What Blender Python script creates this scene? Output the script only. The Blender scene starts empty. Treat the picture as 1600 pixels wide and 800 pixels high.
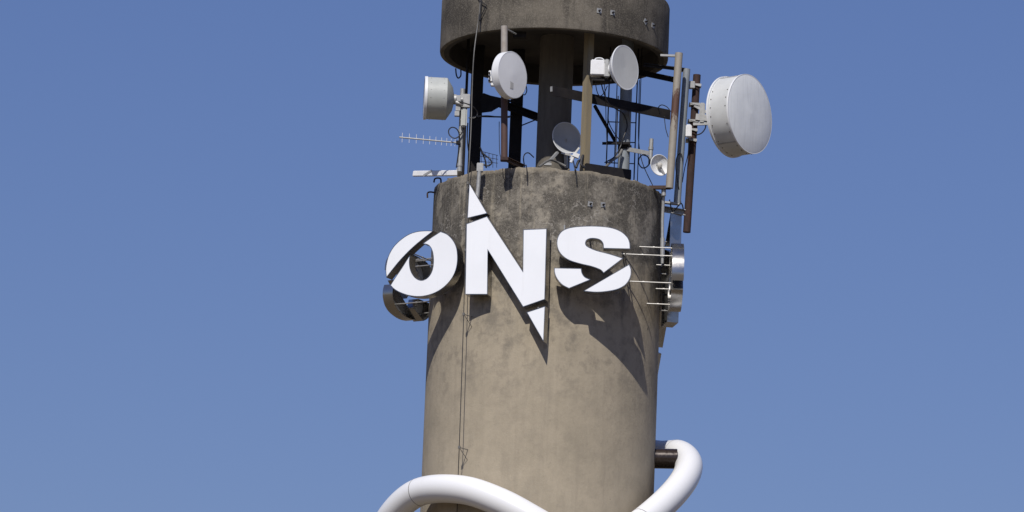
import bpy, bmesh, math, random
from mathutils import Vector, Matrix, noise
from mathutils.geometry import tessellate_polygon
random.seed(7)
R = math.radians
scene = bpy.context.scene
COL = scene.collection

# ------------------------------------------------------------------ camera
S = 72.0                         # photo pixels per metre at the tower
DIST = 110.0; PITCH = R(12.5); ROLL = R(2.25)
FPX = S * DIST / math.cos(PITCH) # focal length in photo pixels (1600 wide)
yaw = -55.0 / FPX
cam_loc = Vector((0, -DIST, 1.6))
f = Vector((math.sin(yaw) * math.cos(PITCH), math.cos(yaw) * math.cos(PITCH), math.sin(PITCH)))
r0 = Vector((math.cos(yaw), -math.sin(yaw), 0)); u0 = r0.cross(f)
rr = r0 * math.cos(ROLL) + u0 * math.sin(ROLL)
uu = u0 * math.cos(ROLL) - r0 * math.sin(ROLL)
cd = bpy.data.cameras.new('camera'); cam = bpy.data.objects.new('camera', cd); COL.objects.link(cam)
cd.sensor_width = 36; cd.lens = 36 * FPX / 1600; cd.clip_start = 1; cd.clip_end = 20000
m = Matrix((rr, uu, -f)).transposed().to_4x4(); m.translation = cam_loc
cam.matrix_world = m
scene.camera = cam

def W(px, py, Y):
    "photo pixel + world depth Y -> world point"
    d = f * FPX + rr * (px - 800) - uu * (py - 400)
    t = (Y - cam_loc.y) / d.y
    return cam_loc + d * t

# ------------------------------------------------------------------ light
to_sun = Vector((-0.24, -1.0, 1.12)).normalized()
elev = math.asin(to_sun.z); rot = math.atan2(to_sun.x, to_sun.y)
world = bpy.data.worlds.new('World'); scene.world = world; world.use_nodes = True
nt = world.node_tree; bg = nt.nodes['Background']
sky = nt.nodes.new('ShaderNodeTexSky'); sky.sky_type = 'NISHITA'; sky.sun_disc = False
sky.sun_elevation = elev; sky.sun_rotation = rot
sky.altitude = 700; sky.air_density = 1.7; sky.dust_density = .3; sky.ozone_density = 2.2
hs = nt.nodes.new('ShaderNodeMix'); hs.data_type = 'RGBA'; hs.blend_type = 'MULTIPLY'; hs.inputs[0].default_value = 1
hs.inputs[7].default_value = (.44, .495, .83, 1)
nt.links.new(sky.outputs[0], hs.inputs[6]); nt.links.new(hs.outputs[2], bg.inputs['Color'])
bg.inputs['Strength'].default_value = 0.085
sl = bpy.data.lights.new('sun', 'SUN'); sl.energy = 4.15; sl.angle = R(0.5); sl.color = (1.0, 0.955, 0.89)
so = bpy.data.objects.new('sun', sl); COL.objects.link(so); so.location = (-30, -60, 80)
so.rotation_euler = to_sun.to_track_quat('Z', 'Y').to_euler()
vs = scene.view_settings; vs.view_transform = 'Standard'; vs.look = 'None'; vs.exposure = 0; vs.gamma = 1
vs.use_curve_mapping = False
scene.render.engine = 'CYCLES'
scene.render.resolution_x = 1024; scene.render.resolution_y = 512

# ------------------------------------------------------------------ materials
class NB:
    def __init__(s, name):
        s.m = bpy.data.materials.new(name); s.m.use_nodes = True; s.t = s.m.node_tree
        s.b = s.t.nodes['Principled BSDF']; s.tc = s.t.nodes.new('ShaderNodeTexCoord')
    def n(s, typ, **kw):
        o = s.t.nodes.new(typ)
        for k, v in kw.items(): setattr(o, k, v)
        return o
    def link(s, a, b): s.t.links.new(a, b)
    def noise(s, scale, detail=4, rough=.55, sc=(1, 1, 1), dist=0, off=(0, 0, 0), vec=None):
        mp = s.n('ShaderNodeMapping'); mp.inputs['Scale'].default_value = sc; mp.inputs['Location'].default_value = off
        s.link(vec or s.geo(), mp.inputs[0])
        t = s.n('ShaderNodeTexNoise'); t.inputs['Scale'].default_value = scale; t.inputs['Detail'].default_value = detail
        t.inputs['Roughness'].default_value = rough; t.inputs['Distortion'].default_value = dist
        s.link(mp.outputs[0], t.inputs['Vector']); return t.outputs['Fac']
    def geo(s):
        if not hasattr(s, '_g'): s._g = s.n('ShaderNodeNewGeometry').outputs['Position']
        return s._g
    def ramp(s, fac, stops):
        r = s.n('ShaderNodeValToRGB'); e = r.color_ramp.elements
        while len(e) < len(stops): e.new(.5)
        for i, (p, c) in enumerate(stops):
            e[i].position = p; e[i].color = (c, c, c, 1) if not isinstance(c, tuple) else (*c, 1)
        s.link(fac, r.inputs[0]); return r.outputs[0]
    def mix(s, fac, a, b, mode='MIX'):
        x = s.n('ShaderNodeMix', data_type='RGBA', blend_type=mode)
        for sock, v in ((0, fac), (6, a), (7, b)):
            if isinstance(v, bpy.types.NodeSocket): s.link(v, x.inputs[sock])
            elif isinstance(v, tuple): x.inputs[sock].default_value = (*v, 1)
            else: x.inputs[sock].default_value = v
        return x.outputs[2]
    def math(s, op, a, b=0, clamp=False):
        x = s.n('ShaderNodeMath', operation=op, use_clamp=clamp)
        for i, v in enumerate((a, b)):
            if isinstance(v, bpy.types.NodeSocket): s.link(v, x.inputs[i])
            else: x.inputs[i].default_value = v
        return x.outputs[0]
    def maprange(s, v, a, b, c=0, d=1):
        x = s.n('ShaderNodeMapRange'); s.link(v, x.inputs[0])
        for i, k in enumerate((a, b, c, d)): x.inputs[i + 1].default_value = k
        return x.outputs[0]
    def out(s, col, rough=.6, metal=0, bump=None, bs=.3, bd=.01, spec=None):
        for k, v in (('Base Color', col), ('Roughness', rough), ('Metallic', metal)):
            if isinstance(v, bpy.types.NodeSocket): s.link(v, s.b.inputs[k])
            else: s.b.inputs[k].default_value = (*v, 1) if isinstance(v, tuple) else v
        if spec is not None: s.b.inputs['Specular IOR Level'].default_value = spec
        if bump is not None:
            bn = s.n('ShaderNodeBump'); bn.inputs['Strength'].default_value = bs; bn.inputs['Distance'].default_value = bd
            s.link(bump, bn.inputs['Height']); s.link(bn.outputs[0], s.b.inputs['Normal'])
        return s.m

Z_RIM = W(860, 263, -2.5).z
Z_DB = W(866, 44, -2.5).z        # lower lip of the upper drum
Z_DT = Z_DB + 1.22
RT = 2.5

def mat_concrete(name, drum=False):
    b = NB(name)
    grain = b.noise(38, 3, .7)
    fine = b.noise(11, 7, .7, off=(2, 7, 1))
    cloud = b.noise(.85, 9, .62, off=(4.3, 1.2, 6.1))
    cloud2 = b.noise(1.5, 9, .66, off=(8.3, 5.2, 1.7), dist=.3)
    smudge = b.noise(2.4, 7, .62, off=(1.3, 9.2, 3.1)); sm2 = b.noise(4.2, 8, .7, off=(5.3, 2.2, 7.1), sc=(1, 1, .7)); spk = b.noise(16, 5, .75, off=(3, 3, 8))
    vs1 = b.noise(1.0, 6, .6, sc=(3.4, 3.4, .28), off=(2, 2, 0))
    vs2 = b.noise(1.0, 6, .62, sc=(9, 9, .5), off=(3, 1, 0))
    pits = b.noise(7.5, 1, .3, off=(6, 6, 6))
    z = b.n('ShaderNodeSeparateXYZ'); b.link(b.geo(), z.inputs[0]); z = z.outputs[2]
    def squig(scale, off, width, mask_lo, mask_off):
        n_ = b.noise(scale, 6, .62, off=off, sc=(1, 1, 1.5)); d = b.math('ABSOLUTE', b.math('SUBTRACT', n_, .5))
        m_ = b.ramp(b.noise(.9, 2, .5, off=mask_off), [(mask_lo, 0), (mask_lo + .05, 1)])
        return b.math('MULTIPLY', b.maprange(d, width, 0, 0, 1), m_, True)
    if drum:
        col = b.mix(b.ramp(cloud, [(.38, 0), (.60, 1)]), (.058, .052, .044), (.165, .146, .118))
        col = b.mix(b.ramp(vs1, [(.5, 0), (.68, .8)]), col, (.042, .038, .034))
        col = b.mix(b.ramp(vs2, [(.54, 0), (.7, .4)]), col, (.19, .168, .132))
        col = b.mix(b.ramp(smudge, [(.5, 0), (.7, .35)]), col, (.075, .066, .055))
        col = b.mix(b.ramp(grain, [(.48, 0), (.68, .55)]), col, (.26, .235, .195))
        col = b.mix(b.ramp(fine, [(.5, 0), (.75, .4)]), col, (.05, .044, .038))
    else:
        tan = b.mix(b.ramp(cloud2, [(.3, 0), (.7, 1)]), (.395, .338, .252), (.315, .272, .203))
        tan = b.mix(b.ramp(vs1, [(.52, 0), (.72, .30)]), tan, (.19, .165, .13))
        tan = b.mix(b.ramp(vs2, [(.5, 0), (.75, .22)]), tan, (.45, .39, .295))
        zsm = b.maprange(z, W(850, 640, -2.5).z, W(850, 540, -2.5).z, .25, 1)
        tan = b.mix(b.math('MULTIPLY', b.ramp(smudge, [(.5, 0), (.66, .7)]), zsm), tan, (.165, .147, .12))
        tan = b.mix(b.math('MULTIPLY', b.ramp(sm2, [(.54, 0), (.66, .5)]), zsm), tan, (.19, .165, .13))
        tan = b.mix(b.ramp(fine, [(.55, 0), (.78, .3)]), tan, (.18, .155, .122))
        tan = b.mix(b.ramp(grain, [(.5, 0), (.8, .22)]), tan, (.48, .42, .325))
        tan = b.mix(b.ramp(pits, [(.835, 0), (.845, .8)]), tan, (.04, .035, .03))
        lou = b.mix(b.ramp(cloud, [(.44, 0), (.55, 1)]), (.066, .060, .051), (.21, .19, .157))
        lou = b.mix(b.ramp(cloud2, [(.50, 0), (.58, .85)]), lou, (.31, .277, .222))
        lou = b.mix(b.ramp(smudge, [(.49, 0), (.58, .85)]), lou, (.066, .060, .052))
        lou = b.mix(b.ramp(sm2, [(.50, 0), (.60, .6)]), lou, (.09, .08, .068))
        lou = b.mix(b.ramp(spk, [(.57, 0), (.63, .6)]), lou, (.36, .335, .29))
        lou = b.mix(b.ramp(vs1, [(.50, 0), (.60, .7)]), lou, (.085, .077, .064))
        lou = b.mix(b.ramp(vs2, [(.58, 0), (.68, .45)]), lou, (.36, .315, .235))
        lou = b.mix(b.ramp(fine, [(.50, 0), (.62, .6)]), lou, (.075, .068, .058))
        lou = b.mix(b.ramp(grain, [(.45, 0), (.75, .45)]), lou, (.34, .31, .26))
        lou = b.mix(b.math('MULTIPLY', squig(2.3, (7, 3, 9), .012, .52, (1, 5, 5)), .75), lou, (.46, .43, .38))
        lou = b.mix(b.math('MULTIPLY', squig(1.9, (2, 8, 4), .009, .5, (8, 2, 3)), .85), lou, (.035, .03, .026))
        zz = b.math('ADD', z, b.math('MULTIPLY', b.math('SUBTRACT', vs1, .5), 2.2))
        zz = b.math('ADD', zz, b.math('MULTIPLY', b.math('SUBTRACT', cloud2, .5), 3.6))
        col = b.mix(b.maprange(zz, Z_RIM - 3.0, Z_RIM - 1.75), tan, lou)
        cn = b.noise(1.6, 7, .68, off=(4, 4, 4), sc=(1, 1, .8)); zc_ = b.math('ADD', z, b.math('MULTIPLY', b.math('SUBTRACT', cn, .5), 1.1))
        ck = b.maprange(b.math('ABSOLUTE', b.math('SUBTRACT', zc_, Z_RIM - .15)), .014, .004, 0, .85)
        col = b.mix(b.math('MULTIPLY', ck, b.ramp(b.noise(1.1, 2, .5, off=(2, 7, 7)), [(.46, 0), (.5, 1)])), col, (.035, .03, .026))
        # bleached worn edge along the crown
        zb = b.math('ADD', z, b.math('MULTIPLY', b.math('SUBTRACT', fine, .5), .22))
        col = b.mix(b.math('MULTIPLY', b.maprange(zb, Z_RIM - .1, Z_RIM - .02), .6), col, (.33, .285, .215))
    hgt = b.math('ADD', b.math('MULTIPLY', grain, .35), b.math('ADD', fine, b.math('MULTIPLY', cloud2, 1.2)))
    return b.out(col, .93, 0, hgt, .4, .018, spec=.15)

def mat_simple(name, c1, c2, rough=.6, metal=0, scale=6, bs=.15, sc=(1, 1, 1), spec=None, lo=.35, hi=.7):
    b = NB(name); t = b.noise(scale, 6, .65, sc=sc)
    t2 = b.noise(scale * 4, 4, .6, off=(4, 2, 1))
    col = b.mix(b.ramp(t, [(lo, 0), (hi, 1)]), c1, c2)
    rg = b.maprange(t2, .3, .7, max(rough - .08, .02), min(rough + .1, 1))
    return b.out(col, rg, metal, t2, bs, .004, spec)

M = {}
M['concrete'] = mat_concrete('weathered_concrete')
M['drum'] = mat_concrete('blackened_concrete', True)
M['pillar'] = mat_simple('dark_pillar_concrete', (.105, .094, .076), (.16, .14, .112), .85, scale=2.5, sc=(3, 3, .5))
M['ochre'] = mat_simple('ochre_stained_concrete', (.27, .215, .125), (.19, .165, .12), .85, scale=2.0, sc=(4, 4, .4))
M['black_metal'] = mat_simple('black_painted_steel', (.014, .013, .015), (.026, .023, .022), .75, scale=5, spec=.15)
M['brown_metal'] = mat_simple('dark_rusted_steel', (.032, .02, .015), (.075, .038, .024), .75, scale=5, sc=(1, 1, .4))
M['galv'] = mat_simple('galvanised_steel', (.42, .42, .41), (.3, .3, .29), .5, .35, scale=9)
M['blue_galv'] = mat_simple('blue_grey_painted_steel', (.20, .225, .25), (.27, .29, .30), .55, .1, scale=7, sc=(1, 1, .5))
M['rust'] = mat_simple('rust', (.055, .026, .021), (.026, .016, .014), .85, scale=6, sc=(2, 2, .6))
def mat_rg():
    b = NB('rust_patched_galvanised_steel')
    base = b.mix(b.noise(12, 5, .6), (.36, .33, .28), (.26, .23, .19))
    z = b.n('ShaderNodeSeparateXYZ'); b.link(b.geo(), z.inputs[0])
    zc = W(1054, 165, -1.1).z
    dz = b.math('ABSOLUTE', b.math('SUBTRACT', z.outputs[2], zc))
    k = b.math('ADD', b.maprange(dz, .1, .8, .28, -.2), b.noise(5, 7, .75, sc=(1.5, 1.5, .5)))
    col = b.mix(b.ramp(k, [(.60, 0), (.68, 1)]), base, (.10, .05, .034))
    return b.out(col, .65, .1, b.noise(40, 3), .2, .004)
M['rust_galv'] = mat_rg()
def mat_half():
    b = NB('galvanised_pole_with_rusty_foot')
    z = b.n('ShaderNodeSeparateXYZ'); b.link(b.geo(), z.inputs[0])
    zz = b.math('ADD', z.outputs[2], b.math('MULTIPLY', b.noise(5, 6, .7), .5))
    zc = W(787, 100, -2.75).z
    col = b.mix(b.maprange(zz, zc, zc + .3), b.mix(b.noise(6, 5, .6), (.06, .032, .027), (.10, .055, .045)), b.mix(b.noise(9, 5), (.42, .40, .37), (.24, .19, .15)))
    return b.out(col, .7, .05)
M['half_rust'] = mat_half()
M['white'] = mat_simple('white_dish_paint', (.74, .745, .75), (.66, .67, .68), .45, scale=3, bs=.05)
def mat_radome(name, ca, cb, cs, k=.25):
    b = NB(name)
    t = b.noise(2.5, 5, .6); st = b.noise(1.0, 5, .6, sc=(22, 22, 1.2))
    col = b.mix(b.ramp(t, [(.35, 0), (.7, 1)]), ca, cb)
    col = b.mix(b.ramp(st, [(.5, 0), (.75, k)]), col, cs)
    return b.out(col, .5, 0, b.noise(4, 3), .15, .02)
M['radome'] = mat_radome('streaked_grey_radome_fabric', (.80, .82, .815), (.73, .75, .75), (.56, .58, .585), .55)
M['radome_white'] = mat_radome('pale_radome', (.80, .80, .80), (.76, .76, .76), (.68, .68, .68))
M['radome_grey'] = mat_radome('warm_grey_radome', (.60, .60, .57), (.55, .55, .52), (.42, .42, .4))
def mat_shroud():
    b = NB('dirty_shroud_paint')
    t = b.noise(2.2, 6, .65); st = b.noise(1.6, 7, .7, sc=(2, 2, .5))
    col = b.mix(b.ramp(t, [(.35, 0), (.7, 1)]), (.60, .61, .60), (.50, .51, .50))
    col = b.mix(b.ramp(st, [(.6, 0), (.74, .55)]), col, (.36, .29, .21))
    return b.out(col, .45, 0, b.noise(20, 3), .05, .004)
M['shroud'] = mat_shroud()
M['shroud_grey'] = mat_simple('greyed_shroud_paint', (.44, .455, .43), (.36, .375, .355), .5, scale=2.5, bs=.05, sc=(1, 1, .6))
def mat_face():
    b = NB('white_sign_face')
    t = b.noise(1.2, 6, .6); sp = b.noise(14, 5, .7, off=(2, 2, 2)); st = b.noise(1, 5, .6, sc=(9, 9, .6))
    col = b.mix(b.ramp(t, [(.4, 0), (.75, 1)]), (.85, .865, .89), (.81, .825, .845))
    col = b.mix(b.ramp(sp, [(.68, 0), (.78, .35)]), col, (.55, .54, .5))
    col = b.mix(b.ramp(st, [(.58, 0), (.8, .22)]), col, (.6, .6, .58))
    return b.out(col, .42, 0, b.noise(2.5, 2), .05, .01)
M['face'] = mat_face()
def mat_steel():
    b = NB('brushed_stainless_steel')
    t = b.noise(1, 5, .6, sc=(3, 3, 60)); g = b.noise(3, 5, .6)
    col = b.mix(g, (.46, .45, .435), (.28, .27, .255))
    rg = b.maprange(g, .3, .7, .16, .34)
    return b.out(col, rg, .95, b.math('ADD', t, b.math('MULTIPLY', g, 3)), .12, .006)
M['steel'] = mat_steel()
M['rod'] = mat_simple('stainless_rod', (.42, .41, .39), (.33, .32, .3), .4, .6, scale=6, bs=.02)
M['inner'] = mat_simple('dark_letter_inside', (.03, .027, .025), (.055, .042, .034), .6, .2, scale=3)
def mat_tube():
    b = NB('white_lacquered_tube')
    t = b.noise(.8, 4, .5); sp = b.noise(22, 4, .7, off=(1, 5, 2)); st = b.noise(1.5, 6, .65, sc=(1.2, 1.2, 1))
    col = b.mix(t, (.80, .80, .80), (.75, .75, .745))
    col = b.mix(b.ramp(st, [(.6, 0), (.8, .25)]), col, (.6, .59, .56))
    col = b.mix(b.ramp(sp, [(.74, 0), (.78, .5)]), col, (.45, .42, .38))
    return b.out(col, .33, 0, b.noise(3, 3), .06, .01)
M['tube'] = mat_tube()
M['seam'] = mat_simple('grey_joint_sealant', (.30, .29, .27), (.22, .21, .2), .8)
M['strut'] = mat_simple('dark_brown_lacquered_steel', (.03, .022, .018), (.05, .034, .026), .25, .3, scale=3, bs=.03)
M['cable'] = mat_simple('black_cable', (.012, .012, .014), (.025, .024, .026), .5, scale=10)
M['grey_cable'] = mat_simple('grey_weathered_cable', (.17, .165, .155), (.11, .105, .1), .6, scale=10)
M['plastic'] = mat_simple('white_radio_housing', (.76, .76, .76), (.68, .68, .68), .4, scale=5, bs=.03)
M['lnb'] = mat_simple('cream_plastic', (.62, .6, .54), (.5, .48, .43), .4, scale=5, bs=.03)
M['dish_grey'] = mat_simple('grey_dish_enamel', (.50, .51, .51), (.43, .44, .44), .4, scale=4, bs=.03)
M['recess_shade'] = mat_simple('shade_toned_concrete', (.03, .027, .025), (.06, .052, .043), .95, scale=2)  # shade under the drum put into the colour, darker than its outer concrete
M['ground'] = mat_simple('dry_grass_and_earth', (.11, .085, .05), (.15, .11, .065), .95, scale=.05)
M['sticker'] = mat_simple('faded_beige_sticker', (.47, .46, .44), (.42, .41, .39), .6)
M['tape'] = mat_simple('grey_tape', (.33, .33, .33), (.25, .25, .25), .6)

# ------------------------------------------------------------------ mesh helpers
class MB:
    def __init__(s): s.v = []; s.f = []
    def add(s, vs, fs):
        o = len(s.v); s.v += [Vector(v) for v in vs]; s.f += [tuple(i + o for i in q) for q in fs]
        return s
    def box(s, c, size, mat=None):
        c = Vector(c); x, y, z = [k / 2 for k in size]
        P = [Vector((a, b, d)) for a in (-x, x) for b in (-y, y) for d in (-z, z)]
        if mat is not None: P = [mat @ p for p in P]
        return s.add([c + p for p in P], [(0, 1, 3, 2), (4, 6, 7, 5), (0, 4, 5, 1), (2, 3, 7, 6), (0, 2, 6, 4), (1, 5, 7, 3)])
    def beam(s, a, b, w, h, up=(0, 0, 1), ou=0, ow=0):
        "bar from a to b, w sideways, h along up; ou/ow shift it along up / sideways"
        a = Vector(a); b = Vector(b); d = (b - a).normalized(); up = Vector(up)
        sd = d.cross(up).normalized(); u = sd.cross(d)
        o = u * ou + sd * ow
        P = []
        for p in (a, b):
            for i in (-1, 1):
                for j in (-1, 1): P.append(p + o + sd * (i * w / 2) + u * (j * h / 2))
        return s.add(P, [(0, 1, 3, 2), (4, 6, 7, 5), (0, 4, 5, 1), (2, 3, 7, 6), (0, 2, 6, 4), (1, 5, 7, 3)])
    def angle(s, a, b, w, h, t=.02, flip=1):
        "L section: a vertical web h and a top flange w"
        s.beam(a, b, t, h)
        s.beam(a, b, w, t, ou=h / 2 + t / 2 - .001, ow=flip * w / 2)
        return s
    def channel(s, a, b, w, h, t=.02, flip=1):
        s.beam(a, b, t, h)
        for k in (-1, 1): s.beam(a, b, w, t, ou=k * (h / 2 + t / 2 - .001), ow=flip * w / 2)
        return s
    def tube(s, pts, r, seg=10, closed=False, cap=True):
        P = [Vector(p) for p in pts]; n = len(P); rs = r if isinstance(r, (list, tuple)) else [r] * n
        T = []
        for i in range(n):
            a = P[(i - 1) % n] if (closed or i > 0) else P[i]; b = P[(i + 1) % n] if (closed or i < n - 1) else P[i]
            T.append((b - a).normalized())
        ref = Vector((0, 0, 1)) if abs(T[0].z) < .9 else Vector((1, 0, 0))
        nrm = (ref - T[0] * ref.dot(T[0])).normalized(); vs = []
        for i in range(n):
            nrm = (nrm - T[i] * nrm.dot(T[i])).normalized(); bn = T[i].cross(nrm)
            for k in range(seg):
                a = 2 * math.pi * k / seg
                vs.append(P[i] + (nrm * math.cos(a) + bn * math.sin(a)) * rs[i])
        fs = []
        for i in range(n if closed else n - 1):
            j = (i + 1) % n
            for k in range(seg):
                l = (k + 1) % seg
                fs.append((i * seg + k, i * seg + l, j * seg + l, j * seg + k))
        if cap and not closed:
            fs.append(tuple(range(seg - 1, -1, -1))); fs.append(tuple((n - 1) * seg + k for k in range(seg)))
        return s.add(vs, fs)
    def lathe(s, prof, o, ax, seg=64, cap0=False, cap1=False):
        o = Vector(o); ax = Vector(ax).normalized()
        ref = Vector((0, 0, 1)) if abs(ax.z) < .9 else Vector((1, 0, 0))
        x = ref.cross(ax).normalized(); y = ax.cross(x); vs = []; fs = []
        for r, h in prof:
            for k in range(seg):
                a = 2 * math.pi * k / seg
                vs.append(o + ax * h + (x * math.cos(a) + y * math.sin(a)) * max(r, .0004))
        for i in range(len(prof) - 1):
            for k in range(seg):
                l = (k + 1) % seg
                fs.append((i * seg + k, i * seg + l, (i + 1) * seg + l, (i + 1) * seg + k))
        if cap0: fs.append(tuple(range(seg - 1, -1, -1)))
        if cap1: fs.append(tuple((len(prof) - 1) * seg + k for k in range(seg)))
        return s.add(vs, fs)
    def build(s, name, mat, parent=None, smooth=False, bevel=0, ang=35):
        off = parent_world(parent) if parent else Vector((0, 0, 0))
        org = off.copy()
        if parent is None:
            lo = Vector((min(v.x for v in s.v), min(v.y for v in s.v), min(v.z for v in s.v)))
            hi = Vector((max(v.x for v in s.v), max(v.y for v in s.v), lo.z)); org = (lo + hi) / 2
        me = bpy.data.meshes.new(name); me.from_pydata([v - org for v in s.v], [], s.f); me.update()
        bm = bmesh.new(); bm.from_mesh(me); bmesh.ops.recalc_face_normals(bm, faces=bm.faces)
        big = [q for q in bm.faces if len(q.verts) > 4]
        if big: bmesh.ops.triangulate(bm, faces=big)
        if bevel: bmesh.ops.bevel(bm, geom=[e for e in bm.edges if e.calc_face_angle(0) > R(30)], offset=bevel, segments=2, affect='EDGES', clamp_overlap=True)
        bm.to_mesh(me); bm.free(); me.materials.append(mat)
        if smooth:
            for p in me.polygons: p.use_smooth = True
            me.set_sharp_from_angle(angle=R(ang))
        o = bpy.data.objects.new(name, me); COL.objects.link(o)
        if parent: o.parent = parent
        else: o.location = org
        return o

def parent_world(o):
    p = Vector((0, 0, 0))
    while o is not None: p += o.location; o = o.parent
    return p

def thing(name, label, cat, loc, group=None):
    o = bpy.data.objects.new(name, None); COL.objects.link(o); o.location = loc
    o.empty_display_size = .2
    return tag(o, label, cat, group)
def tag(o, label, cat, group=None):
    o['label'] = label; o['category'] = cat
    if group: o['group'] = group
    return o

def catmull(P, n=8, closed=False):
    P = [Vector(p) for p in P]; out = []; N = len(P)
    rng = N if closed else N - 1
    for i in range(rng):
        g = lambda k: P[k % N] if closed else P[min(max(k, 0), N - 1)]
        a, b, c, d = g(i - 1), g(i), g(i + 1), g(i + 2)
        for k in range(n):
            t = k / n
            out.append(.5 * (2 * b + (c - a) * t + (2 * a - 5 * b + 4 * c - d) * t * t + (3 * b - a - 3 * c + d) * t ** 3))
    if not closed: out.append(P[-1])
    return out

# ================================================================== SETTING
g = MB()
g.lathe([(0.01, 0), (6, 0), (60, 0), (400, 0), (9000, 0)], (0, 0, 0), (0, 0, 1), 96)
go = g.build('ground', M['ground']); go['kind'] = 'structure'

# ------------------------------------------------------------------ tower
tower = thing('concrete_tower', 'tall round weathered concrete tower shaft with open pillared gap below its blackened top drum', 'tower', (0, 0, 0))
sh = MB(); prof = []
nz = 90
for i in range(nz + 1):
    z = Z_RIM * (i / nz); prof.append((RT, z))
sh.lathe(prof, (0, 0, 0), (0, 0, 1), 256)
# crown: a chipped lip, then the inner face of the parapet down to the roof slab
o = len(sh.v); seg = 256
last = list(range(nz * seg, (nz + 1) * seg))
for k in last:
    v = sh.v[k]; n_ = noise.noise(v * 2.1) * .045 + noise.noise(v * 7) * .022 + noise.noise(v * 17) * .015
    v.z += n_ - .012
    q = noise.noise(v * 5 + Vector((3, 3, 3))); v.x *= 1 - .006 * abs(q); v.y *= 1 - .006 * abs(q)
ring = []
for rr_, dz in ((RT - .03, .012), (RT - .2, .0), (RT - .22, -.3), (.01, -.3)):
    r_ = []
    for k in last:
        v = sh.v[k]; a = math.atan2(v.y, v.x); zz = (v.z if dz > -.1 else Z_RIM) + dz
        r_.append(len(sh.v)); sh.v.append(Vector((rr_ * math.cos(a), rr_ * math.sin(a), zz)))
    ring.append(r_)
prev = last
for r_ in ring:
    for k in range(seg):
        l = (k + 1) % seg; sh.f.append((prev[k], prev[l], r_[l], r_[k]))
    prev = r_
shaft = sh.build('shaft', M['concrete'], tower, smooth=True, ang=50)

dr = MB()
dr.lathe([(.02, Z_DT - .02), (RT - .22, Z_DT - .02), (RT - .05, Z_DT), (RT - .012, Z_DT - .02), (RT, Z_DT - .06), (RT, Z_DT - .5), (RT, Z_DB + .05), (RT - .008, Z_DB + .012), (RT - .03, Z_DB), (RT - .09, Z_DB)], (0, 0, 0), (0, 0, 1), 192)
dr.build('drum', M['drum'], tower, smooth=True, ang=40)
MB().lathe([(RT - .09, Z_DB), (RT - .2, Z_DB + .003), (RT - .21, Z_DB + .03), (RT - .22, Z_DB + .42), (RT - .9, Z_DB + .45), (.02, Z_DB + .45)], (0, 0, 0), (0, 0, 1), 192).build('drum_underside', M['recess_shade'], tower, smooth=True, ang=40)
ZR = Z_RIM - .3; ZC = Z_DB + .45
# pillars
def pillar(px, row, Y, w, d, mat, name='pillar', rnd=False, rz=0):
    c = W(px, row, Y); mb = MB()
    if rnd: mb.lathe([(w / 2, ZR), (w / 2, ZC)], (c.x, Y, 0), (0, 0, 1), 48)
    else: mb.box((c.x, Y, (ZR + ZC) / 2), (w, d, ZC - ZR), Matrix.Rotation(R(rz), 3, 'Z'))
    return mb.build(name, mat, tower, smooth=rnd, bevel=0 if rnd else .012)
pillar(866, 190, .0, .74, 0, M['pillar'], rnd=True)
pillar(743, 190, .95, .27, .27, M['black_metal'])
pillar(806, 200, 1.2, .27, .27, M['black_metal'])
op = pillar(916, 190, -1.6, .165, .165, M['ochre'], rz=38)
pillar(976, 210, -.35, .26, 0, M['blue_galv'], rnd=True)

# bolted plates
def plates(lst):
    for (px, py, t, a) in lst:
        # point on the cylinder
        lo, hi = -RT, 0
        for _ in range(40):
            mY = (lo + hi) / 2; p = W(px, py, mY)
            if p.x * p.x + mY * mY > RT * RT: lo = mY
            else: hi = mY
        p = W(px, py, hi); n = Vector((p.x, p.y, 0)).normalized(); tg = Vector((-n.y, n.x, 0))
        mt = Matrix((tg, n, Vector((0, 0, 1)))).transposed() @ Matrix.Rotation(R(a), 3, 'Y')
        mb = MB().box(p + n * .006, (.11, .012, .11), mt)
        pl = mb.build('anchor_plate', M['galv'], tower, bevel=.003)
        MB().tube([p + n * .01, p + n * .06], .022, 8).build('bolt', M['black_metal'], pl)
plates([(936, 17, 0, 3), (957, 20, 0, 0), (1008, 34, 0, 35), (1020, 40, 0, 5), (922, 319, 0, 4), (942, 320, 0, -3)])

# steel beams tied between the pillars: parts of the tower's upper frame
def bm_part(kind, a, b, w, h, mat=M['black_metal'], t=.02, flip=1, name='steel_beam'):
    mb = MB(); getattr(mb, kind)(a, b, w, h, t=t, flip=flip) if kind != 'beam' else mb.beam(a, b, w, h)
    return mb.build(name, mat, tower)
bm_part('angle', W(863, 142, -1.95), W(1047, 180, -.25), .12, .2, M['black_metal'], flip=-1)
bm_part('beam', W(861, 139, -1.97), W(862, 139.2, -1.955), .05, .11, M['galv'], name='end_plate')
bm_part('channel', W(913, 262, -1.7), W(986, 273, -1.2), .12, .18, M['black_metal'], flip=-1)
bm_part('channel', W(752, 152, .5), W(840, 184, 1.2), .08, .13, flip=1)
bm_part('angle', W(985, 111, .4), W(1056, 126, -.6), .08, .1, M['black_metal'])
bm_part('angle', W(1005, 102, -.9), W(1070, 110, -.6), .05, .05, M['black_metal'])
bm_part('beam', W(929, 165, -1.0), W(962, 222, -.4), .05, .06, name='brace')
bm_part('beam', W(752, 182, .5), W(796, 183, 1.15), .03, .03, name='brace')
bm_part('beam', W(815, 196, 1.2), W(840, 186, .3), .02, .02, name='brace')
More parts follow.
